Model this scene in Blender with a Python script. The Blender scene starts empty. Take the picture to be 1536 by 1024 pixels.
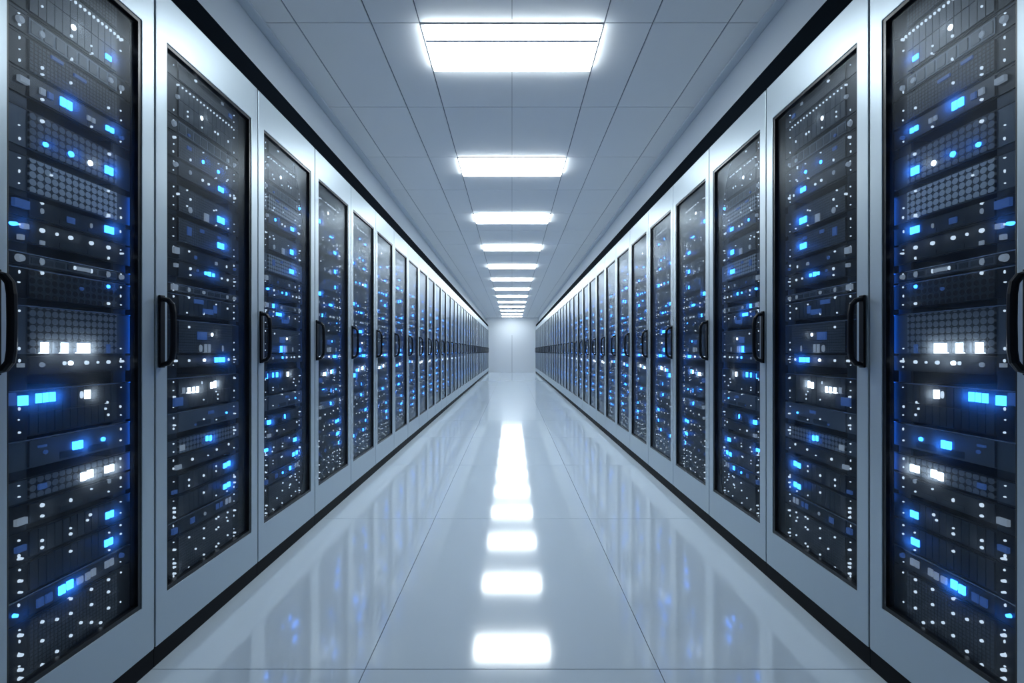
import bpy, bmesh, math, random
from mathutils import Vector

scene = bpy.context.scene
col = scene.collection

# ------------------------------------------------------------------ dimensions (metres)
W = 1.15            # half width of the aisle, cabinet face to cabinet face = 2.3 m
EYE = 1.018         # camera height above the floor
CEIL = 2.674        # ceiling height
Y0 = 0.996          # near edge of the first cabinet
L0 = 0.486          # first cabinet is narrower
L = 0.6007          # all the others
N = 36              # cabinets per row
YEND = Y0 + L0 + (N - 1) * L
BULK = 1.289        # bulkhead plane above the cabinets
CAB_TOP, CAB_BOT = 2.203, 0.064
PANE_TOP, PANE_BOT = 2.047, 0.219
FR = 0.052          # door frame side width
SN = 0.036          # server fronts sit this far behind the cabinet face

# ------------------------------------------------------------------ materials
def new_mat(name):
    m = bpy.data.materials.new(name); m.use_nodes = True
    nt = m.node_tree
    b = nt.nodes['Principled BSDF']
    return m, nt, b

def mat(name, colr, rough=0.5, metal=0.0, ior=1.45, coat=0.0, coat_r=0.1, noise=0.0, nscale=(8, 8, 8), bump=0.0):
    m, nt, b = new_mat(name)
    b.inputs['Base Color'].default_value = (*colr, 1)
    b.inputs['Roughness'].default_value = rough
    b.inputs['Metallic'].default_value = metal
    b.inputs['IOR'].default_value = ior
    b.inputs['Coat Weight'].default_value = coat
    b.inputs['Coat Roughness'].default_value = coat_r
    if noise or bump:
        tc = nt.nodes.new('ShaderNodeTexCoord'); mp = nt.nodes.new('ShaderNodeMapping')
        mp.inputs['Scale'].default_value = nscale
        nz = nt.nodes.new('ShaderNodeTexNoise'); nz.inputs['Scale'].default_value = 1.0; nz.inputs['Detail'].default_value = 3
        nt.links.new(tc.outputs['Object'], mp.inputs['Vector']); nt.links.new(mp.outputs['Vector'], nz.inputs['Vector'])
        if noise:
            mr = nt.nodes.new('ShaderNodeMapRange')
            mr.inputs['To Min'].default_value = rough - noise; mr.inputs['To Max'].default_value = rough + noise
            nt.links.new(nz.outputs['Fac'], mr.inputs['Value']); nt.links.new(mr.outputs['Result'], b.inputs['Roughness'])
        if bump:
            bp = nt.nodes.new('ShaderNodeBump'); bp.inputs['Strength'].default_value = bump; bp.inputs['Distance'].default_value = 0.001
            nt.links.new(nz.outputs['Fac'], bp.inputs['Height']); nt.links.new(bp.outputs['Normal'], b.inputs['Normal'])
    return m

def emit(name, colr, strength, sampling='AUTO'):
    m, nt, b = new_mat(name)
    b.inputs['Base Color'].default_value = (*[min(1, c) * 0.35 for c in colr], 1)
    b.inputs['Roughness'].default_value = 0.4
    b.inputs['Emission Color'].default_value = (*colr, 1)
    b.inputs['Emission Strength'].default_value = strength
    m.cycles.emission_sampling = sampling
    return m

def dots(name, disc, gap, pitch, radius, rough=0.45, metal=0.0, square=False):
    """Front panel punched in a regular grid: the pattern follows the panel's own metres."""
    m, nt, b = new_mat(name)
    n = nt.nodes; l = nt.links
    tc = n.new('ShaderNodeTexCoord'); sp = n.new('ShaderNodeSeparateXYZ'); l.new(tc.outputs['Object'], sp.inputs['Vector'])
    def cell(sock, off):
        a = n.new('ShaderNodeMath'); a.operation = 'MULTIPLY_ADD'; a.inputs[1].default_value = 1 / pitch; a.inputs[2].default_value = 100 + off
        l.new(sock, a.inputs[0])
        f = n.new('ShaderNodeMath'); f.operation = 'FRACT'; l.new(a.outputs[0], f.inputs[0])
        s = n.new('ShaderNodeMath'); s.operation = 'SUBTRACT'; s.inputs[1].default_value = 0.5; l.new(f.outputs[0], s.inputs[0])
        ab = n.new('ShaderNodeMath'); ab.operation = 'ABSOLUTE'; l.new(s.outputs[0], ab.inputs[0])
        return ab.outputs[0]
    cy, cz = cell(sp.outputs['Y'], 0.0), cell(sp.outputs['Z'], 0.0)
    if square:
        d = n.new('ShaderNodeMath'); d.operation = 'MAXIMUM'; l.new(cy, d.inputs[0]); l.new(cz, d.inputs[1]); dist = d.outputs[0]
    else:
        cb = n.new('ShaderNodeCombineXYZ'); l.new(cy, cb.inputs['X']); l.new(cz, cb.inputs['Y'])
        ln = n.new('ShaderNodeVectorMath'); ln.operation = 'LENGTH'; l.new(cb.outputs[0], ln.inputs[0]); dist = ln.outputs['Value']
    mr = n.new('ShaderNodeMapRange'); mr.inputs['From Min'].default_value = radius - 0.04; mr.inputs['From Max'].default_value = radius + 0.03
    l.new(dist, mr.inputs['Value'])
    mx = n.new('ShaderNodeMix'); mx.data_type = 'RGBA'
    mx.inputs['A'].default_value = (*disc, 1); mx.inputs['B'].default_value = (*gap, 1)
    l.new(mr.outputs['Result'], mx.inputs['Factor']); l.new(mx.outputs['Result'], b.inputs['Base Color'])
    b.inputs['Roughness'].default_value = rough; b.inputs['Metallic'].default_value = metal
    bp = n.new('ShaderNodeBump'); bp.inputs['Strength'].default_value = 0.6; bp.inputs['Distance'].default_value = 0.002; bp.invert = True
    l.new(mr.outputs['Result'], bp.inputs['Height']); l.new(bp.outputs['Normal'], b.inputs['Normal'])
    return m

M = {}
M['frame'] = mat('brushed_aluminium', (0.47, 0.55, 0.61), 0.36, 0.5, noise=0.05, nscale=(60, 60, 3), bump=0.05)
M['black'] = mat('black_enamel', (0.005, 0.007, 0.010), 0.6, ior=1.2)
M['gasket'] = mat('black_rubber_gasket', (0.005, 0.007, 0.010), 0.3)
M['handle'] = mat('black_handle', (0.007, 0.009, 0.013), 0.35, ior=1.3)
M['strip'] = mat('dark_capping', (0.005, 0.008, 0.012), 0.8, ior=1.05)
M['paint'] = mat('pale_paint', (0.66, 0.73, 0.80), 0.30, noise=0.04, nscale=(5, 5, 5))
M['tile'] = mat('ceiling_tile', (0.84, 0.865, 0.885), 0.75, bump=0.1, nscale=(300, 300, 300))
M['groove'] = mat('ceiling_joint', (0.16, 0.19, 0.23), 0.8)
M['floor'] = mat('polished_floor_tile', (0.60, 0.70, 0.79), 0.085, ior=2.4, noise=0.015, nscale=(3, 3, 3))
M['joint'] = mat('floor_joint', (0.03, 0.035, 0.04), 0.7)
M['wall'] = mat('end_wall_paint', (0.66, 0.71, 0.76), 0.6, noise=0.05, nscale=(2, 2, 2))
M['seam'] = mat('end_wall_joint', (0.33, 0.38, 0.43), 0.6)
M['lamp'] = emit('ceiling_diffuser', (0.88, 0.965, 1.0), 16.0)
M['lampframe'] = mat('lamp_frame', (0.88, 0.9, 0.92), 0.5)
M['chassis'] = mat('server_chassis', (0.016, 0.022, 0.031), 0.38, 0.3)
M['plain'] = mat('server_bezel', (0.020, 0.029, 0.042), 0.35, 0.2)
M['slate'] = mat('slate_bezel', (0.11, 0.14, 0.18), 0.4, 0.3)
M['bay'] = mat('drive_bay', (0.034, 0.047, 0.065), 0.35, 0.3)
M['rail'] = mat('mounting_rail', (0.035, 0.045, 0.06), 0.35, 0.6)
M['gb'] = dots('pale_round_grille', (0.60, 0.67, 0.74), (0.03, 0.04, 0.05), 0.0185, 0.46, 0.35, 0.2)
M['gd'] = dots('slate_round_grille', (0.22, 0.26, 0.31), (0.012, 0.016, 0.022), 0.0185, 0.45)
M['gk'] = dots('dark_round_grille', (0.006, 0.008, 0.011), (0.040, 0.052, 0.068), 0.0185, 0.40)
M['gs'] = dots('fine_square_grille', (0.055, 0.075, 0.10), (0.008, 0.012, 0.018), 0.010, 0.38, square=True)
M['edge'] = mat('polished_edge', (0.30, 0.36, 0.43), 0.22, 0.9)
M['w'] = emit('white_light', (0.80, 0.91, 1.0), 3.6)
M['ws'] = emit('small_white_light', (0.72, 0.86, 1.0), 0.8, 'FRONT')
M['b'] = emit('blue_light', (0.03, 0.23, 1.0), 6.0)
M['db'] = emit('dim_blue_light', (0.06, 0.16, 0.5), 0.28, 'NONE')
M['dw'] = emit('dim_white_light', (0.4, 0.5, 0.62), 0.32, 'NONE')
M['glow'] = emit('added_blue_fill', (0.015, 0.20, 1.0), 9.0)  # emission of the added fill strips inside the cabinets

# smoked door glass: clear, slightly hazy, with a normal glass reflection
def glass_mat():
    m = bpy.data.materials.new('door_glass'); m.use_nodes = True
    nt = m.node_tree; n = nt.nodes; l = nt.links; n.clear()
    out = n.new('ShaderNodeOutputMaterial')
    tr = n.new('ShaderNodeBsdfTransparent'); tr.inputs['Color'].default_value = (0.90, 0.95, 1.0, 1)
    rf = n.new('ShaderNodeBsdfTranslucent'); rf.inputs['Color'].default_value = (0.80, 0.90, 1.0, 1)   # the haze of the smoked glass
    mx = n.new('ShaderNodeMixShader'); mx.inputs[0].default_value = 0.22
    l.new(tr.outputs[0], mx.inputs[1]); l.new(rf.outputs[0], mx.inputs[2])
    gl = n.new('ShaderNodeBsdfGlossy'); gl.inputs['Roughness'].default_value = 0.28; gl.inputs['Color'].default_value = (0.8, 0.9, 1, 1)
    fr = n.new('ShaderNodeFresnel'); fr.inputs['IOR'].default_value = 1.17
    mx2 = n.new('ShaderNodeMixShader')
    l.new(fr.outputs[0], mx2.inputs[0]); l.new(mx.outputs[0], mx2.inputs[1]); l.new(gl.outputs[0], mx2.inputs[2])
    l.new(mx2.outputs[0], out.inputs['Surface'])
    return m
M['glass'] = glass_mat()

# ------------------------------------------------------------------ mesh helper
class MB:
    def __init__(s): s.v = []; s.f = []; s.m = []; s.mats = []
    def mi(s, k):
        if k not in s.mats: s.mats.append(k)
        return s.mats.index(k)
    def box(s, x0, x1, y0, y1, z0, z1, k):
        b = len(s.v)
        x0, x1 = min(x0, x1), max(x0, x1)
        s.v += [(x0, y0, z0), (x1, y0, z0), (x1, y1, z0), (x0, y1, z0), (x0, y0, z1), (x1, y0, z1), (x1, y1, z1), (x0, y1, z1)]
        for q in ((0, 3, 2, 1), (4, 5, 6, 7), (0, 1, 5, 4), (1, 2, 6, 5), (2, 3, 7, 6), (3, 0, 4, 7)):
            s.f.append(tuple(b + i for i in q)); s.m.append(s.mi(k))
        return s
    def ring(s, xa, xb, o, i, k):
        """rectangular frame in the y-z plane: o and i = (y0, y1, z0, z1), between planes xa and xb"""
        b = len(s.v)
        for x in (xa, xb):
            for (y0, y1, z0, z1) in (o, i):
                s.v += [(x, y0, z0), (x, y1, z0), (x, y1, z1), (x, y0, z1)]
        mi = s.mi(k)
        for j in range(4):
            j2 = (j + 1) % 4
            for q in ((j, j2, 4 + j2, 4 + j), (8 + j, 12 + j, 12 + j2, 8 + j2), (j, 8 + j, 8 + j2, j2), (4 + j, 4 + j2, 12 + j2, 12 + j)):
                s.f.append(tuple(b + t for t in q)); s.m.append(mi)
        return s
    def disc(s, x0, x1, yc, zc, ry, rz, k, seg=10):
        """rounded stud facing the aisle: x0 is its back, x1 its front"""
        b = len(s.v); mi = s.mi(k)
        for x, sc in ((x0, 1.0), (x1, 0.8)):
            for j in range(seg):
                a = 2 * math.pi * j / seg
                s.v.append((x, yc + ry * sc * math.cos(a), zc + rz * sc * math.sin(a)))
        for j in range(seg):
            j2 = (j + 1) % seg
            s.f.append((b + j, b + j2, b + seg + j2, b + seg + j)); s.m.append(mi)
        s.f.append(tuple(b + seg + j for j in range(seg))); s.m.append(mi)
        s.f.append(tuple(b + j for j in reversed(range(seg)))); s.m.append(mi)
        return s
    def add(s, o, dx, dy, dz):
        b = len(s.v)
        s.v += [(x + dx, y + dy, z + dz) for x, y, z in o.v]
        for f, m in zip(o.f, o.m):
            s.f.append(tuple(b + i for i in f)); s.m.append(s.mi(o.mats[m]))
    def mesh(s, name, bevel=0.0, seg=2):
        me = bpy.data.meshes.new(name); me.from_pydata(s.v, [], s.f)
        for k in s.mats: me.materials.append(M[k])
        me.polygons.foreach_set('material_index', s.m)
        bm = bmesh.new(); bm.from_mesh(me)
        bmesh.ops.recalc_face_normals(bm, faces=bm.faces)
        if bevel:
            bmesh.ops.bevel(bm, geom=list(bm.edges), offset=bevel, segments=seg, affect='EDGES', profile=0.5, clamp_overlap=True)
        bm.to_mesh(me); bm.free(); me.update()
        return me

def ob(name, data, parent=None, loc=(0, 0, 0)):
    o = bpy.data.objects.new(name, data); col.objects.link(o); o.location = loc
    if parent: o.parent = parent
    return o
def tag(o, label=None, cat=None, group=None, kind=None):
    if label: o['label'] = label
    if cat: o['category'] = cat
    if group: o['group'] = group
    if kind: o['kind'] = kind
    return o
def copy_tree(o, parent=None):
    c = o.copy(); col.objects.link(c); c.parent = parent
    for ch in o.children: copy_tree(ch, c)
    return c

ORD = ['first', 'second', 'third', 'fourth', 'fifth', 'sixth', 'seventh', 'eighth', 'ninth', 'tenth', 'eleventh', 'twelfth', 'thirteenth',
       'fourteenth', 'fifteenth', 'sixteenth', 'seventeenth', 'eighteenth', 'nineteenth', 'twentieth', 'twenty-first', 'twenty-second',
       'twenty-third', 'twenty-fourth', 'twenty-fifth', 'twenty-sixth', 'twenty-seventh', 'twenty-eighth', 'twenty-ninth', 'thirtieth',
       'thirty-first', 'thirty-second', 'thirty-third', 'thirty-fourth', 'thirty-fifth', 'thirty-sixth']

# ------------------------------------------------------------------ the room
YB = -0.9     # the room is built a little way behind the camera
def build_room():
    # floor: glossy tiles with open joints over a dark bed
    mb = MB(); mb.box(-2.15, 2.15, YB, YEND + 0.05, -0.06, -0.004, 'joint')
    xs = [-2.15, -1.386, -0.471, 0.471, 1.386, 2.15]
    ys = [1.475 - 1.326 * 2]
    while ys[-1] < YEND: ys.append(ys[-1] + 1.326)
    g = 0.0014
    for i in range(len(xs) - 1):
        for j in range(len(ys) - 1):
            a, b = max(ys[j], YB), min(ys[j + 1], YEND)
            if b - a > 0.01: mb.box(xs[i] + g, xs[i + 1] - g, a + g, b - g, -0.004, 0.0, 'floor')
    tag(ob('floor', mb.mesh('floor')), kind='structure')
    # ceiling: tiles with shadow joints
    mb = MB(); mb.box(-2.15, 2.15, YB, YEND + 0.05, CEIL + 0.006, CEIL + 0.10, 'groove')
    xs = [-2.15, -1.0895, -0.7107, -0.4665, 0.0, 0.4665, 0.7107, 1.0895, 2.15]
    step = 0.80; y_first = 2.318
    ys = [y_first - 4 * step]
    while ys[-1] < YEND: ys.append(ys[-1] + step)
    for i in range(len(xs) - 1):
        for j in range(len(ys) - 1):
            a, b = max(ys[j], YB), min(ys[j + 1], YEND)
            if b - a < 0.01: continue
            gl = 0.0012 if xs[i] == 0.0 else 0.0035
            gr = 0.0012 if xs[i + 1] == 0.0 else 0.0035
            if (j - 4) % 2 == 0 and j >= 4 and abs(xs[i] + xs[i + 1]) < 0.5:
                a += 0.374                                   # the lamp sits in the front half of this tile
            if b - a > 0.01: mb.box(xs[i] + gl, xs[i + 1] - gr, a + 0.0025, b - 0.0025, CEIL, CEIL + 0.006, 'tile')
    tag(ob('ceiling', mb.mesh('ceiling')), kind='structure')
    for s, nm in ((-1, 'left'), (1, 'right')):
        tag(ob('wall_' + nm, MB().box(s * 2.05, s * 2.15, YB, YEND, 0, CEIL, 'wall').mesh('wall')), kind='structure')
        mb = MB().box(s * BULK, s * (BULK + 0.05), YB, YEND, 2.323, CEIL, 'paint')
        tag(ob('trim_%d' % (1 if s < 0 else 2), mb.mesh('bulkhead', 0.002)), kind='structure')
        mb = MB().box(s * 1.238, s * (BULK - 0.001), YB, YEND, CEIL - 0.014, CEIL - 0.0005, 'paint')
        tag(ob('trim_%d' % (3 if s < 0 else 4), mb.mesh('ceiling_angle', 0.002)), kind='structure')
        mb = MB().box(s * (W + 0.018), s * 2.04, Y0 - 0.3, YEND, CAB_TOP + 0.004, 2.322, 'strip')
        tag(ob('trim_%d' % (5 if s < 0 else 6), mb.mesh('dark_capping', 0.002)), kind='structure')
    tag(ob('wall_back', MB().box(-2.15, 2.15, YEND, YEND + 0.12, 0, CEIL, 'wall').mesh('wall')), kind='structure')
    tag(ob('trim_7', MB().box(-0.012, 0.012, YEND - 0.006, YEND - 0.0005, 0, 1.82, 'seam').mesh('joint_cover')), kind='structure')
    # lamps
    hw = 0.4665 - 0.006
    fr = MB()
    fr.box(-hw, hw, 0.002, 0.010, -0.008, 0.02, 'lampframe'); fr.box(-hw, hw, 0.362, 0.370, -0.008, 0.02, 'lampframe')
    fr.box(-hw, -hw + 0.008, 0.010, 0.362, -0.008, 0.02, 'lampframe'); fr.box(hw - 0.008, hw, 0.010, 0.362, -0.008, 0.02, 'lampframe')
    fr.box(-hw + 0.008, hw - 0.008, 0.094, 0.110, -0.0255, 0.02, 'lampframe')
    frm = fr.mesh('lamp_frame')
    d1 = MB().box(-hw + 0.008, hw - 0.008, 0.010, 0.094, -0.024, 0.0, 'lamp').mesh('diffuser')
    d2 = MB().box(-hw + 0.008, hw - 0.008, 0.110, 0.362, -0.024, 0.0, 'lamp').mesh('diffuser')
    j = 0; y = y_first
    while y + 0.4 < YEND:
        t = ob('ceiling_light', None, None, (0, y, CEIL))
        tag(t, 'white glowing recessed panel light, %s along the ceiling counting from the front' % ORD[j], 'ceiling light', 'panel lights down the middle of the ceiling')
        ob('light_frame', frm, t); ob('diffuser', d1, t); ob('diffuser', d2, t)
        y += 2 * step; j += 1
    t['label'] = 'white glowing recessed panel light next to the far end wall'
build_room()

# ------------------------------------------------------------------ cabinets
def tube(points, r, seg=10, flat=1.0):
    mb = MB(); mi = mb.mi('handle'); n = len(points)
    for i, p in enumerate(points):
        p = Vector(p); d = (Vector(points[min(i + 1, n - 1)]) - Vector(points[max(i - 1, 0)])).normalized()
        u = Vector((0, 1, 0)); v = d.cross(u).normalized()
        for k in range(seg):
            a = 2 * math.pi * k / seg
            mb.v.append(tuple(p + u * r * flat * math.cos(a) + v * r * math.sin(a)))
    for i in range(n - 1):
        for k in range(seg):
            k2 = (k + 1) % seg
            mb.f.append((i * seg + k, i * seg + k2, (i + 1) * seg + k2, (i + 1) * seg + k)); mb.m.append(mi)
    mb.f.append(tuple(range(seg))); mb.m.append(mi)
    mb.f.append(tuple((n - 1) * seg + k for k in range(seg))); mb.m.append(mi)
    return mb

def rail_pos(l):
    return (0.110, 0.397) if l < 0.55 else (0.128, 0.478)

def make_cabinet(s, l, first):
    """s = side (-1 left, 1 right); local x = s * distance behind the cabinet face, local y runs away from the camera"""
    g = 0.0036
    t = ob('server_cabinet', None)
    b = MB()
    b.box(s * 0.028, s * 0.86, g, g + 0.012, CAB_BOT, CAB_TOP, 'black'); b.box(s * 0.028, s * 0.86, l - g - 0.012, l - g, CAB_BOT, CAB_TOP, 'black')
    b.box(s * 0.028, s * 0.86, g + 0.012, l - g - 0.012, CAB_TOP - 0.012, CAB_TOP, 'black')
    b.box(s * 0.028, s * 0.86, g + 0.012, l - g - 0.012, CAB_BOT, CAB_BOT + 0.02, 'black')
    b.box(s * 0.85, s * 0.86, g + 0.012, l - g - 0.012, CAB_BOT + 0.02, CAB_TOP - 0.012, 'black')
    ob('body', b.mesh('cabinet_body'), t)
    ob('plinth', MB().box(s * 0.004, s * 0.84, 0.001, l - 0.001, 0.0005, CAB_BOT, 'black').mesh('cabinet_plinth'), t)
    d = MB(); d.ring(0, s * 0.024, (g, l - g, CAB_BOT, CAB_TOP), (FR, l - FR, PANE_BOT, PANE_TOP), 'frame')
    door = ob('door', d.mesh('cabinet_door', 0.0015), t)
    q = MB(); q.ring(s * 0.003, s * 0.026, (FR - 0.001, l - FR + 0.001, PANE_BOT - 0.001, PANE_TOP + 0.001), (FR + 0.006, l - FR - 0.012, PANE_BOT + 0.014, PANE_TOP - 0.012), 'gasket')
    ob('gasket', q.mesh('door_gasket', 0.001), door)
    ob('glass_pane', pane_mesh(s, l), door)
    h = MB(); h.box(-s * 0.008, s * 0.0, 0.012, 0.034, 0.965, 1.202, 'handle')
    hp = [( -s * x, 0.023, z + 0.02) for x, z in ((0.006, 0.955), (0.026, 0.960), (0.038, 0.975), (0.042, 1.0), (0.043, 1.06), (0.042, 1.125), (0.038, 1.150), (0.026, 1.165), (0.006, 1.170))]
    hm = ob('handle', h.mesh('handle_plate', 0.002), door)
    ob('grip', tube(hp, 0.0085, flat=1.1).mesh('handle_grip'), hm)
    for a in rail_pos(l):
        r = MB(); r.box(s * 0.040, s * 0.046, a - 0.022, a + 0.022, CAB_BOT + 0.02, CAB_TOP - 0.012, 'rail')
        ob('mounting_rail', r.mesh('mounting_rail'), t)
    ls = MB()  # hidden behind the far door frame, added to wash the server fronts blue
    for z0, z1 in ((0.55, 1.50),):
        ls.box(s * 0.0262, s * 0.0275, l - FR + 0.010, l - FR + 0.022, z0, z1, 'glow')
    ob('added_fill_strip', ls.mesh('added_fill_strip'), t)
    return t

def pane_mesh(s, l):
    me = bpy.data.meshes.new('glass_pane')
    x = s * 0.014; y0, y1, z0, z1 = FR + 0.004, l - FR - 0.010, PANE_BOT + 0.010, PANE_TOP - 0.010
    me.from_pydata([(x, y0, z0), (x, y1, z0), (x, y1, z1), (x, y0, z1)], [], [(0, 1, 2, 3) if s < 0 else (3, 2, 1, 0)])
    me.materials.append(M['glass']); me.update()
    return me

def seam(k):
    return Y0 if k == 0 else Y0 + L0 + (k - 1) * L

for s, nm in ((-1, 'left'), (1, 'right')):
    first = make_cabinet(s, L0, True)
    proto = make_cabinet(s, L, False)
    for k in range(N):
        t = first if k == 0 else proto if k == 1 else copy_tree(proto)
        t.location = (s * W, seam(k), 0)
        lab = 'tall silver-framed server cabinet with glass door, %s from the front in the %s row' % (ORD[k], nm)
        if k == 0: lab = 'tall silver-framed server cabinet cut off by the %s edge of the photo' % nm
        if k == N - 1: lab = 'tall silver-framed server cabinet next to the far end wall, %s row' % nm
        tag(t, lab, 'server cabinet', 'server cabinets in the %s row' % nm)

# ------------------------------------------------------------------ servers
# heights v are above (or below) eye level in units of VS metres; u runs from the near rail (0) to the far rail (1)
VS = W + SN
# (top, bottom, face, description)
UNITS = [
    (0.905, 0.812, 'gs', 'dark vented'), (0.808, 0.700, 'bays', 'dark server with a row of small white lights'),
    (0.694, 0.652, 'patch', 'slim grey patch panel'), (0.648, 0.578, 'gs', 'dark vented server'),
    (0.574, 0.524, 'plain', 'slim dark server with square lights'), (0.500, 0.418, 'gd', 'slate server with round perforations'),
    (0.404, 0.328, 'gb', 'pale server with bright round perforations'), (0.318, 0.275, 'plain', 'slim black server'),
    (0.272, 0.222, 'plain', 'slim black server with a row of round lights'), (0.204, 0.176, 'patch', 'slim grey strip panel'),
    (0.173, 0.108, 'gk', 'black server with dark round holes'), (0.096, -0.006, 'gd', 'tall slate perforated server'),
    (-0.010, -0.050, 'plain', 'slim black server with round lights'), (-0.078, -0.176, 'bays', 'tall dark server with bright light bars'),
    (-0.181, -0.243, 'slate', 'smooth slate-grey server'), (-0.260, -0.308, 'gd', 'slim perforated server'),
    (-0.312, -0.358, 'plain', 'slim black server with few lights'), (-0.368, -0.428, 'bays', 'dark drive-bay server'),
    (-0.431, -0.498, 'bays', 'dark drive-bay storage server'), (-0.502, -0.548, 'plain', 'slim storage server with a row of square lights'),
    (-0.551, -0.700, 'gs', 'tall black mesh-fronted server dotted with lights'),
]
C = (0.0, 0.17, 0.43, 0.64, 0.83, 1.0)
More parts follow.
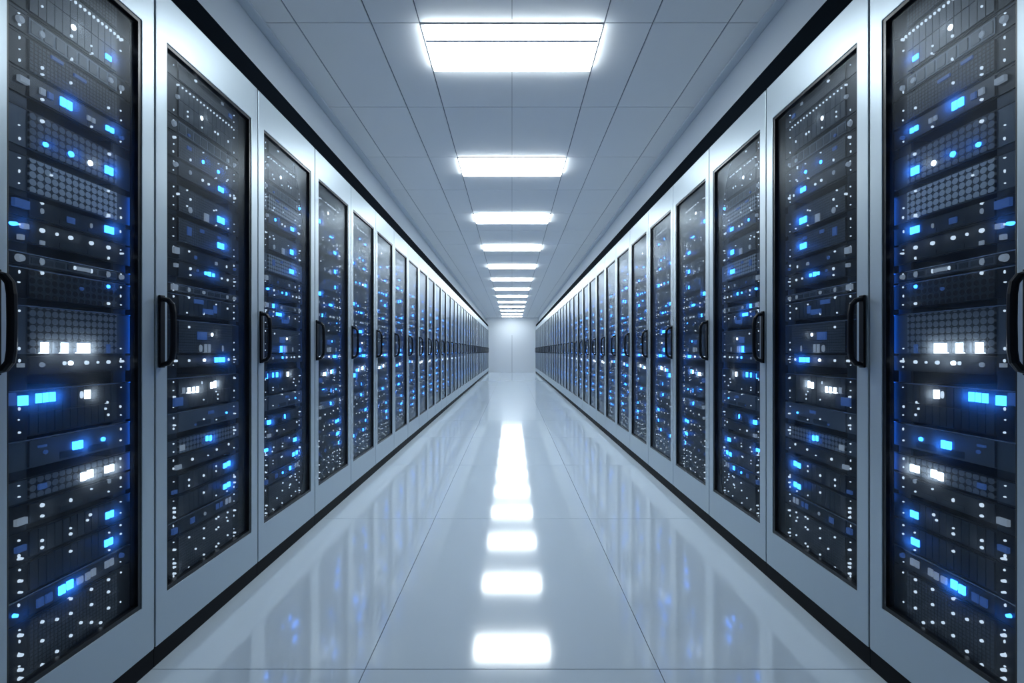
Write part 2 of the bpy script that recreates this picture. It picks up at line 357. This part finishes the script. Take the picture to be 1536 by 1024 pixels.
# lamps: (unit, u, v, kind, width, height)   kinds: w b = bright white/blue, s = small white stud, x = dim blue, y = dim white
BB = (.020, .022)
LA = [(1, .29 + .047 * i, .795, 's', .007, .010) for i in range(16)] + [
    (1, .46, .735, 'w', .014, .018), (1, .44, .712, 's', .006, .010), (1, .64, .722, 's', .005, .007), (1, .65, .706, 's', .005, .007),
    (1, .83, .724, 'b', .018, .014), (1, .17, .75, 's', .005, .007), (1, .17, .73, 's', .005, .007), (1, 0, .74, 's', .005, .007),
    (2, 0, .673, 'y', .016, .020), (2, .17, .671, 'y', .016, .020), (2, .86, .672, 'y', .018, .018), (2, 1, .672, 'y', .012, .018), (2, .44, .66, 's', .005, .01),
    (3, .30, .636, 'x', .03, .008), (3, .52, .628, 'x', .035, .008), (3, .17, .60, 's', .006, .010), (3, .43, .605, 's', .006, .009), (3, .83, .60, 's', .006, .009), (3, .17, .586, 's', .008, .006),
    (4, .02, .553, 'y', .022, .014), (4, .17, .55, 'y', .013, .016), (4, .24, .55, 'x', .013, .016), (4, .355, .552, 'b', .018, .022), (4, .415, .552, 'b', .018, .022),
    (4, .61, .548, 'y', .009, .013), (4, .66, .548, 'y', .009, .013), (4, .82, .549, 'b', .010, .014), (4, .87, .549, 'b', .010, .014), (4, 1, .545, 'x', .012, .012), (4, .17, .533, 's', .008, .008), (4, .64, .531, 's', .007, .007),
    (5, .20, .441, 'b', .014, .014), (5, .435, .445, 'b', .016, .018), (5, .63, .444, 'w', .014, .018), (5, .81, .446, 'b', .014, .022), (5, .86, .446, 'b', .014, .022), (5, .17, .487, 's', .010, .010), (5, .84, .487, 's', .010, .010),
    (6, .25, .38, 's', .006, .006), (6, .83, .335, 's', .010, .012), (6, .83, .395, 's', .006, .008),
    (7, 0, .30, 'x', .034, .020), (7, .17, .297, 'y', .008, .016), (7, .43, .295, 'x', .02, .016), (7, .64, .297, 'y', .006, .016), (7, .81, .30, 'b', .017, .020), (7, .865, .30, 'b', .017, .020), (7, .17, .313, 's', .006, .006),
    (8, -.05, .256, 'b', .016, .010), (8, .03, .256, 'y', .014, .012), (8, .17, .256, 's', .013, .013), (8, .30, .256, 's', .006, .010), (8, .43, .256, 's', .013, .013), (8, .64, .256, 's', .013, .013), (8, .83, .256, 's', .013, .013), (8, 0, .232, 'y', .010, .012), (8, .17, .230, 'y', .010, .010), (8, .83, .230, 's', .005, .010), (8, 1, .25, 's', .006, .006),
    (9, 0, .19, 'y', .020, .020), (9, .17, .19, 'y', .013, .020), (9, .47, .19, 's', .006, .013), (9, .64, .19, 's', .006, .015), (9, .83, .19, 'y', .014, .020), (9, 1, .19, 'y', .012, .016), (9, .56, .19, 'y', .04, .010),
    (10, .17, .166, 's', .007, .010), (10, .83, .160, 'b', .010, .012), (10, .83, .118, 's', .009, .009), (10, .54, .145, 'x', .012, .012),
    (11, .19, .005, 'w', .017, .028), (11, .37, .005, 'w', .017, .028), (11, .52, .005, 'w', .013, .028), (11, .59, .005, 'w', .016, .028), (11, .825, .005, 'x', .010, .026), (11, .27, .005, 'y', .003, .028),
    (12, 0, -.028, 'y', .010, .010), (12, .17, -.028, 'y', .014, .014), (12, .37, -.026, 's', .008, .012), (12, .43, -.026, 'w', .014, .014), (12, .59, -.026, 's', .013, .013), (12, .71, -.026, 's', .006, .009), (12, .83, -.026, 's', .012, .012), (12, 1, -.025, 's', .008, .008),
    (13, .02, -.100, 'b', .017, .024), (13, .14, -.098, 'b', .015, .024), (13, .20, -.098, 'b', .015, .024), (13, .26, -.098, 'b', .015, .024), (13, .54, -.100, 's', .010, .024), (13, .60, -.100, 'w', .015, .024), (13, .82, -.125, 's', .005, .009), (13, .80, -.140, 's', .005, .008), (13, .83, -.156, 's', .006, .009), (13, -.08, -.095, 'x', .02, .03),
    (14, .20, -.214, 'x', .012, .012), (14, .47, -.214, 'b', .016, .022), (14, .525, -.214, 'b', .016, .022), (14, .77, -.213, 'b', .014, .014), (14, .17, -.2, 'x', .02, .006),
    (15, .555, -.290, 'w', .014, .022), (15, .625, -.288, 'w', .018, .022), (15, .81, -.289, 'w', .016, .020), (15, .865, -.289, 'w', .012, .020), (15, .17, -.285, 'x', .02, .014),
    (16, .17, -.325, 's', .010, .012), (16, .84, -.320, 'y', .010, .015), (16, .64, -.325, 's', .005, .006), (16, .43, -.335, 's', .006, .012), (16, 0, -.345, 'y', .024, .016), (16, .83, -.345, 's', .006, .006), (16, .17, -.348, 's', .009, .008),
    (17, .82, -.403, 'b', .019, .020), (17, .87, -.403, 'b', .019, .020), (17, 0, -.40, 'x', .022, .014), (17, .17, -.400, 's', .008, .009), (17, .17, -.415, 's', .009, .009), (17, .43, -.398, 's', .006, .006), (17, .43, -.411, 's', .009, .009), (17, .63, -.385, 's', .009, .010), (17, .60, -.395, 's', .008, .008), (17, 0, -.42, 's', .010, .007),
    (18, .81, -.470, 'b', .019, .020), (18, .86, -.470, 'b', .019, .020), (18, 0, -.465, 's', .007, .008), (18, .43, -.450, 's', .009, .008), (18, .84, -.447, 's', .005, .006), (18, .84, -.49, 's', .006, .006), (18, 0, -.488, 's', .006, .006),
    (19, .15, -.528, 'x', .018, .022), (19, .225, -.528, 'x', .018, .022), (19, .345, -.526, 'b', .018, .023), (19, .42, -.524, 'b', .018, .023), (19, .52, -.526, 'y', .016, .018), (19, .60, -.526, 'y', .016, .02), (19, .66, -.524, 'y', .016, .02), (19, .81, -.522, 'y', .014, .02), (19, .865, -.522, 'y', .012, .02), (19, -.04, -.53, 'b', .008, .010), (19, 1, -.52, 'x', .012, .016),
] + [(20, u, v, 's', .008, .009) for u, v in ((0, -.575), (0, -.615), (0, -.645), (0, -.663), (.17, -.572), (.17, -.612), (.17, -.663), (.43, -.557), (.43, -.590), (.43, -.640),
     (.64, -.562), (.64, -.598), (.64, -.640), (.83, -.562), (.83, -.592), (.83, -.632), (.30, -.585), (.53, -.625), (.74, -.655), (.30, -.655))]
LB = [(1, .05 + .055 * i, .795, 's', .006, .008) for i in range(17)] + [
    (0, .1, .87, 'y', .014, .010), (0, .3, .85, 's', .014, .010), (0, .75, .85, 'y', .012, .010), (0, .9, .83, 'x', .02, .014),
    (1, .40, .748, 'w', .014, .018), (1, .05, .76, 'y', .016, .016), (1, .18, .735, 's', .006, .008), (1, .18, .72, 's', .006, .008), (1, .62, .735, 's', .008, .010), (1, .67, .735, 's', .009, .012), (1, .40, .718, 's', .007, .008), (1, .86, .735, 's', .006, .012),
    (2, 0, .673, 'y', .018, .022), (2, .2, .665, 'x', .016, .014), (2, .86, .668, 'y', .016, .020), (2, 1, .67, 'y', .012, .016),
    (3, .2, .625, 'x', .02, .012), (3, .42, .610, 'b', .012, .016), (3, .68, .608, 'b', .014, .016), (3, 0, .632, 's', .008, .010), (3, .42, .64, 's', .006, .006), (3, .68, .636, 's', .006, .006), (3, .85, .6, 's', .006, .006), (3, .22, .592, 's', .006, .012),
    (4, .02, .555, 'y', .018, .018), (4, .22, .553, 'y', .014, .018), (4, .41, .55, 's', .010, .013), (4, .51, .548, 's', .010, .011), (4, .70, .553, 'b', .016, .018), (4, .75, .553, 'b', .012, .018), (4, .9, .55, 's', .006, .012), (4, 1, .55, 's', .006, .012),
    (5, .05, .47, 's', .006, .009), (5, .22, .47, 's', .008, .010), (5, .22, .437, 'y', .020, .026), (5, .47, .435, 'y', .024, .030), (5, .69, .448, 'b', .020, .024), (5, .76, .448, 'b', .016, .024), (5, .6, .47, 's', .006, .006), (5, .86, .43, 's', .006, .006),
    (6, .69, .385, 'x', .020, .010), (6, .69, .360, 'b', .020, .022), (6, .75, .360, 'b', .016, .022), (6, .4, .385, 'x', .02, .012), (6, .2, .37, 'x', .02, .03),
    (7, .02, .30, 'y', .024, .022), (7, .2, .308, 's', .007, .008), (7, .3, .295, 'x', .016, .016), (7, .64, .295, 'y', .012, .012), (7, .83, .295, 's', .004, .014), (7, 1, .295, 'x', .012, .012),
    (8, .02, .256, 'y', .013, .013), (8, .22, .256, 's', .010, .013), (8, .33, .256, 'x', .013, .013), (8, .46, .254, 'b', .010, .012), (8, .52, .254, 'b', .018, .016), (8, .59, .254, 'b', .010, .012), (8, .74, .25, 's', .007, .010), (8, .85, .25, 's', .009, .012), (8, .22, .236, 's', .007, .008), (8, 1, .25, 's', .006, .006),
    (9, 0, .19, 'y', .024, .020), (9, .2, .19, 'y', .014, .020), (9, .43, .19, 'y', .02, .016), (9, .85, .19, 'y', .012, .018), (9, 1, .19, 'y', .014, .018),
    (10, .2, .166, 's', .008, .010), (10, .35, .158, 'x', .05, .016), (10, .5, .13, 'x', .06, .02), (10, .85, .15, 's', .008, .010), (10, .62, .14, 'x', .02, .03),
    (11, .2, .075, 's', .008, .010), (11, .57, .056, 'w', .010, .016), (11, .38, .01, 'y', .018, .032), (11, .46, .01, 'y', .012, .032), (11, .52, .01, 'y', .010, .032), (11, .76, .01, 'y', .008, .028), (11, .4, .05, 'x', .05, .03),
    (12, .02, -.028, 's', .008, .010), (12, .2, -.028, 's', .009, .012), (12, .44, -.028, 'w', .013, .013), (12, .64, -.028, 'b', .017, .020), (12, .71, -.028, 'b', .015, .020), (12, .77, -.028, 'b', .012, .020), (12, .87, -.028, 's', .008, .012), (12, 1, -.028, 's', .006, .006),
    (13, .12, -.118, 'y', .012, .022), (13, .20, -.120, 'w', .012, .022), (13, .27, -.120, 'w', .010, .022), (13, .33, -.120, 'w', .009, .022), (13, .56, -.112, 'w', .011, .024), (13, .62, -.110, 'w', .011, .028), (13, .67, -.108, 'y', .010, .026), (13, .67, -.145, 's', .005, .008), (13, .67, -.160, 's', .005, .008), (13, .4, -.1, 's', .003, .014), (13, .05, -.15, 'x', .04, .03),
    (14, .3, -.23, 'x', .01, .01), (14, .83, -.213, 'b', .008, .010), (14, .55, -.2, 'x', .03, .012),
    (15, .48, -.283, 'b', .010, .020), (15, .54, -.285, 'b', .010, .020), (15, .42, -.289, 'x', .012, .018), (15, .1, -.29, 'y', .022, .020), (15, 1, -.282, 's', .009, .009),
    (16, .05, -.345, 'y', .024, .016), (16, .25, -.335, 's', .010, .012), (16, .65, -.33, 's', .008, .010), (16, .87, -.325, 's', .007, .012), (16, .5, -.34, 's', .005, .006),
    (17, .80, -.395, 'b', .022, .020), (17, .87, -.393, 'b', .018, .020), (17, .2, -.395, 's', .008, .010), (17, .2, -.413, 's', .007, .009), (17, .43, -.40, 's', .010, .011), (17, .64, -.385, 's', .006, .009), (17, .64, -.402, 's', .006, .009), (17, 0, -.415, 'x', .02, .012),
    (18, .80, -.468, 'b', .022, .020), (18, .87, -.466, 'b', .018, .020), (18, .43, -.455, 's', .009, .010), (18, 0, -.462, 's', .006, .008), (18, .84, -.487, 's', .006, .006), (18, 1, -.45, 's', .006, .010), (18, 0, -.49, 's', .006, .007),
    (19, .66, -.522, 'x', .014, .020), (19, .73, -.522, 'x', .012, .020), (19, .83, -.522, 'y', .012, .022), (19, .89, -.522, 'y', .010, .022), (19, .25, -.525, 'x', .02, .02), (19, 0, -.53, 'x', .02, .02), (19, .45, -.525, 'y', .012, .015),
] + [(20, u, v, 's', .0075, .008) for u, v in ((0, -.585), (0, -.625), (0, -.655), (.2, -.572), (.2, -.665), (.43, -.57), (.43, -.602), (.43, -.655),
     (.64, -.562), (.64, -.598), (.68, -.595), (.68, -.560), (.64, -.655), (.68, -.65), (.85, -.562), (.85, -.592), (.85, -.642), (1, -.57), (1, -.65), (.3, -.62))]

KM = {'w': 'w', 'b': 'b', 's': 'ws', 'x': 'db', 'y': 'dw'}

def server_parts(s, l, ui, lamps, rng, face):
    """returns [(part name, MB, label)], local origin = server's own base at the near rail"""
    top, bot, f0, _ = UNITS[ui]
    h = (top - bot) * VS
    r0, r1 = rail_pos(l)
    e0, e1 = -0.040, (r1 - r0) + 0.034          # ear to ear
    z0 = bot * VS
    out = []
    ch = MB()
    ch.box(s * 0.0, s * 0.004, e0, e1, 0.001, h - 0.001, 'slate' if face in ('gb', 'gd', 'slate') else 'chassis')
    ch.box(s * 0.012, s * 0.62, 0.026, (r1 - r0) - 0.026, 0.003, h - 0.003, 'chassis')
    ch.box(s * -0.0015, s * 0.0, e0, e1, h - 0.004, h - 0.001, 'edge' if ui in (9, 10, 11, 13, 14, 19) else 'chassis')
    out.append(('chassis', ch, None))
    b0, b1 = 0.020, (r1 - r0) - 0.018
    fp = MB(); x1 = -s * 0.004
    fx = lambda d: -s * d
    if face == 'bays':
        rows = max(1, int(round(h / 0.055))); n = 12; w = (b1 - b0) / n; hh = (h - 0.008) / rows
        for r in range(rows):
            for i in range(n):
                fp.box(fx(0), fx(0.005), b0 + i * w + 0.001, b0 + (i + 1) * w - 0.001, 0.004 + r * hh + 0.0012, 0.004 + (r + 1) * hh - 0.0012, 'bay')
        out.append(('drive_bays', fp, None)); fd = 0.005
    elif face == 'patch':
        fp.box(fx(0), fx(0.004), b0, b1, 0.005, h - 0.006, 'slate')
        for i in range(8):
            w = (b1 - b0) / 8
            fp.box(fx(0.004), fx(0.0055), b0 + i * w + 0.004, b0 + (i + 1) * w - 0.004, 0.009, h - 0.010, 'bay')
        out.append(('port_panel', fp, None)); fd = 0.0055
    else:
        fp.box(fx(0), fx(0.005), b0, b1, 0.004, h - 0.005, face)
        if face in ('plain', 'slate') and h > 0.04:
            for q in (0.30, 0.62):
                y = b0 + (b1 - b0) * q
                fp.box(fx(0.005), fx(0.006), y, y + (b1 - b0) * 0.25, 0.008, h * 0.35, 'bay')
        out.append(('front_panel' if face in ('plain', 'slate') else 'perforated_front', fp, None)); fd = 0.006
    # marker studs on the rail ears
    sm = MB()
    k = max(2, int(round(h / 0.030)))
    for uu in (0.0, (r1 - r0)):
        for i in range(k):
            if rng.random() < 0.25: continue
            zz = h * (i + 0.5) / k + rng.uniform(-0.002, 0.002)
            sm.disc(fx(0), fx(0.003), uu + rng.uniform(-0.001, 0.001), zz, rng.choice((0.0016, 0.0022, 0.003)), rng.choice((0.002, 0.003, 0.0045)), 'ws', 8)
    big = sorted((q for q in lamps if q[2] != 's'), key=lambda q: q[0])
    cap = {}
    for q, p in zip(big, big[1:]):
        du = (p[0] - q[0]) * (r1 - r0)
        if du < 0.03 and abs(p[1] - q[1]) < 0.01:
            for t_ in (q, p): cap[t_] = min(cap.get(t_, 1), max(0.004, 0.74 * du))
    for lamp in lamps:
        u_, v, kd, w, hh = lamp
        w = min(w, cap.get(lamp, 1))
        y = u_ * (r1 - r0); z = v * VS - z0
        z = min(max(z, hh / 2 + 0.002), h - hh / 2 - 0.002)
        k_ = KM[kd]
        if kd == 's':
            sm.disc(fx(0), fx(fd + 0.0035), y, z, w / 2, hh / 2, k_, 10)
        else:
            lm = MB()
            if (kd == 'y' and w < 0.022 and hh > 0.013 and lamp not in cap) or (kd in 'bwx' and w <= 0.0165 and hh <= 0.018 and lamp not in cap): lm.disc(fx(0), fx(fd + 0.003), y, z, w / 2, hh / 2, k_, 14)
            else: lm.box(fx(0), fx(fd + 0.0035), y - w / 2, y + w / 2, z - hh / 2, z + hh / 2, k_)
            out.append(('indicator_light', lm, {'w': 'bright white light', 'b': 'glowing blue light', 'x': 'faint blue light', 'y': 'faint white light'}[kd]))
    if sm.v: out.append(('status_lights', sm, 'small white status lights'))
    return out

def variant(idx):
    """lamps per unit and face style per unit for rack number idx"""
    rng = random.Random(100 + idx)
    lam = [[] for _ in UNITS]; faces = [u[2] for u in UNITS]
    if idx == 0: src = [0] * len(UNITS)
    elif idx == 1:
        src = [1] * len(UNITS)
    else:
        src = [1 if rng.random() < 0.7 else 0 for _ in UNITS]
    if idx >= 1:
        for i in (5, 6, 11): faces[i] = 'gs'
        faces[10] = 'bays'
    if idx >= 2:
        for i in range(len(UNITS)):
            if rng.random() < 0.2 and i not in (2, 9): faces[i] = rng.choice(('gs', 'plain', 'bays', 'slate', 'gd'))
    for i in range(len(UNITS)):
        for q in (LA, LB)[src[i]]:
            if q[0] != i: continue
            q = list(q)
            if idx >= 2:
                q[1] = min(1.0, max(0.0, q[1] + rng.uniform(-0.03, 0.03)))
                z = rng.random()
                if q[3] == 'b' and z < 0.06: q[3] = 'x'
                elif q[3] == 'w' and z < 0.25: q[3] = 'b'
                elif q[3] in 'xy' and z < 0.18: q[3] = 'b'
                elif q[3] == 's' and z < 0.12: continue
            lam[i].append(tuple(q[1:]))
        if idx >= 1 and i in (3, 5, 10, 13, 14, 18, 20):
            for _ in range(4): lam[i].append((rng.choice(C), UNITS[i][1] + rng.random() * (UNITS[i][0] - UNITS[i][1]), 's', .0055, .007))
    return lam, faces

FULL = 7
NVAR = 7
far_mb = MB()
for s, nm in ((-1, 'left'), (1, 'right')):
    cache = {}
    for idx in range(NVAR):
        lam, faces = variant(idx); l = L0 if idx == 0 else L
        rng = random.Random(7 + idx)
        for ui in range(len(UNITS)):
            cache[idx, ui] = server_parts(s, l, ui, lam[ui], rng, faces[ui])
    for k in range(N):
        l = L0 if k == 0 else L; r0, _ = rail_pos(l)
        vi = k if k < FULL else 1 + (k * 5 + k // 3) % (NVAR - 1)
        for ui in range(len(UNITS)):
            loc = (s * (W + SN), seam(k) + r0, EYE + UNITS[ui][1] * VS)
            if k < FULL:
                t = ob('rack_server', None, None, loc)
                where = 'in the cabinet at the %s photo edge' % nm if k == 0 else 'in %s cabinet of %s row' % (ORD[k], nm)
                pos = 'top unit' if ui == 0 else 'bottom unit' if ui == len(UNITS) - 1 else '%s from top' % ORD[ui]
                desc = {0: 'dark vented server', 1: 'dark server with light row', 2: 'slim patch panel', 3: 'dark vented server', 4: 'slim server with square lights',
                        5: 'perforated server', 6: 'vented server', 7: 'slim black server', 8: 'slim server with light row', 9: 'slim strip panel', 10: 'black server',
                        11: 'tall server', 12: 'slim server with round lights', 13: 'tall server with light bars', 14: 'server', 15: 'slim server',
                        16: 'slim black server', 17: 'dark server', 18: 'dark storage server', 19: 'slim storage server', 20: 'tall dot-lit server'}[ui]
                if k == 0:
                    desc = {5: 'slate perforated server', 6: 'pale bright-perforated server', 11: 'tall slate perforated server', 10: 'black round-holed server', 14: 'smooth slate server'}.get(ui, desc)
                tag(t, '%s, %s %s' % (desc, pos, where), 'server', 'rack servers behind the %s glass doors' % nm)
                for i, (pn, mbx, lb) in enumerate(cache[vi, ui]):
                    o = ob(pn, mbx.mesh(pn), t)
                    if lb: o['label'] = lb
            else:
                for (pn, mbx, lb) in cache[vi, ui]: far_mb.add(mbx, *loc)
far = ob('rack_servers', far_mb.mesh('rack_servers'))
tag(far, 'masses of small distant servers with tiny lights behind the far glass doors', 'servers', kind='stuff')

# ------------------------------------------------------------------ world, camera, colour
w = bpy.data.worlds.new('world'); scene.world = w; w.use_nodes = True
w.node_tree.nodes['Background'].inputs[0].default_value = (0.45, 0.62, 0.85, 1)
w.node_tree.nodes['Background'].inputs[1].default_value = 0.06

cd = bpy.data.cameras.new('camera'); cam = bpy.data.objects.new('camera', cd); col.objects.link(cam)
cam.location = (0, 0, EYE); cam.rotation_euler = (math.radians(90), 0, 0)
cd.sensor_width = 36; cd.lens = 36 * 690 / 1536; cd.shift_y = 15 / 1536
cd.clip_start = 0.05; cd.clip_end = 100
scene.camera = cam

vs = scene.view_settings
vs.view_transform = 'Standard'; vs.look = 'None'; vs.gamma = 1.0; vs.exposure = 0.36; vs.use_curve_mapping = False
cy = scene.cycles
cy.max_bounces = 8; cy.diffuse_bounces = 4; cy.glossy_bounces = 4; cy.transmission_bounces = 6; cy.transparent_max_bounces = 12
cy.use_denoising = True; cy.caustics_reflective = True; cy.caustics_refractive = True
cy.sample_clamp_indirect = 4.0
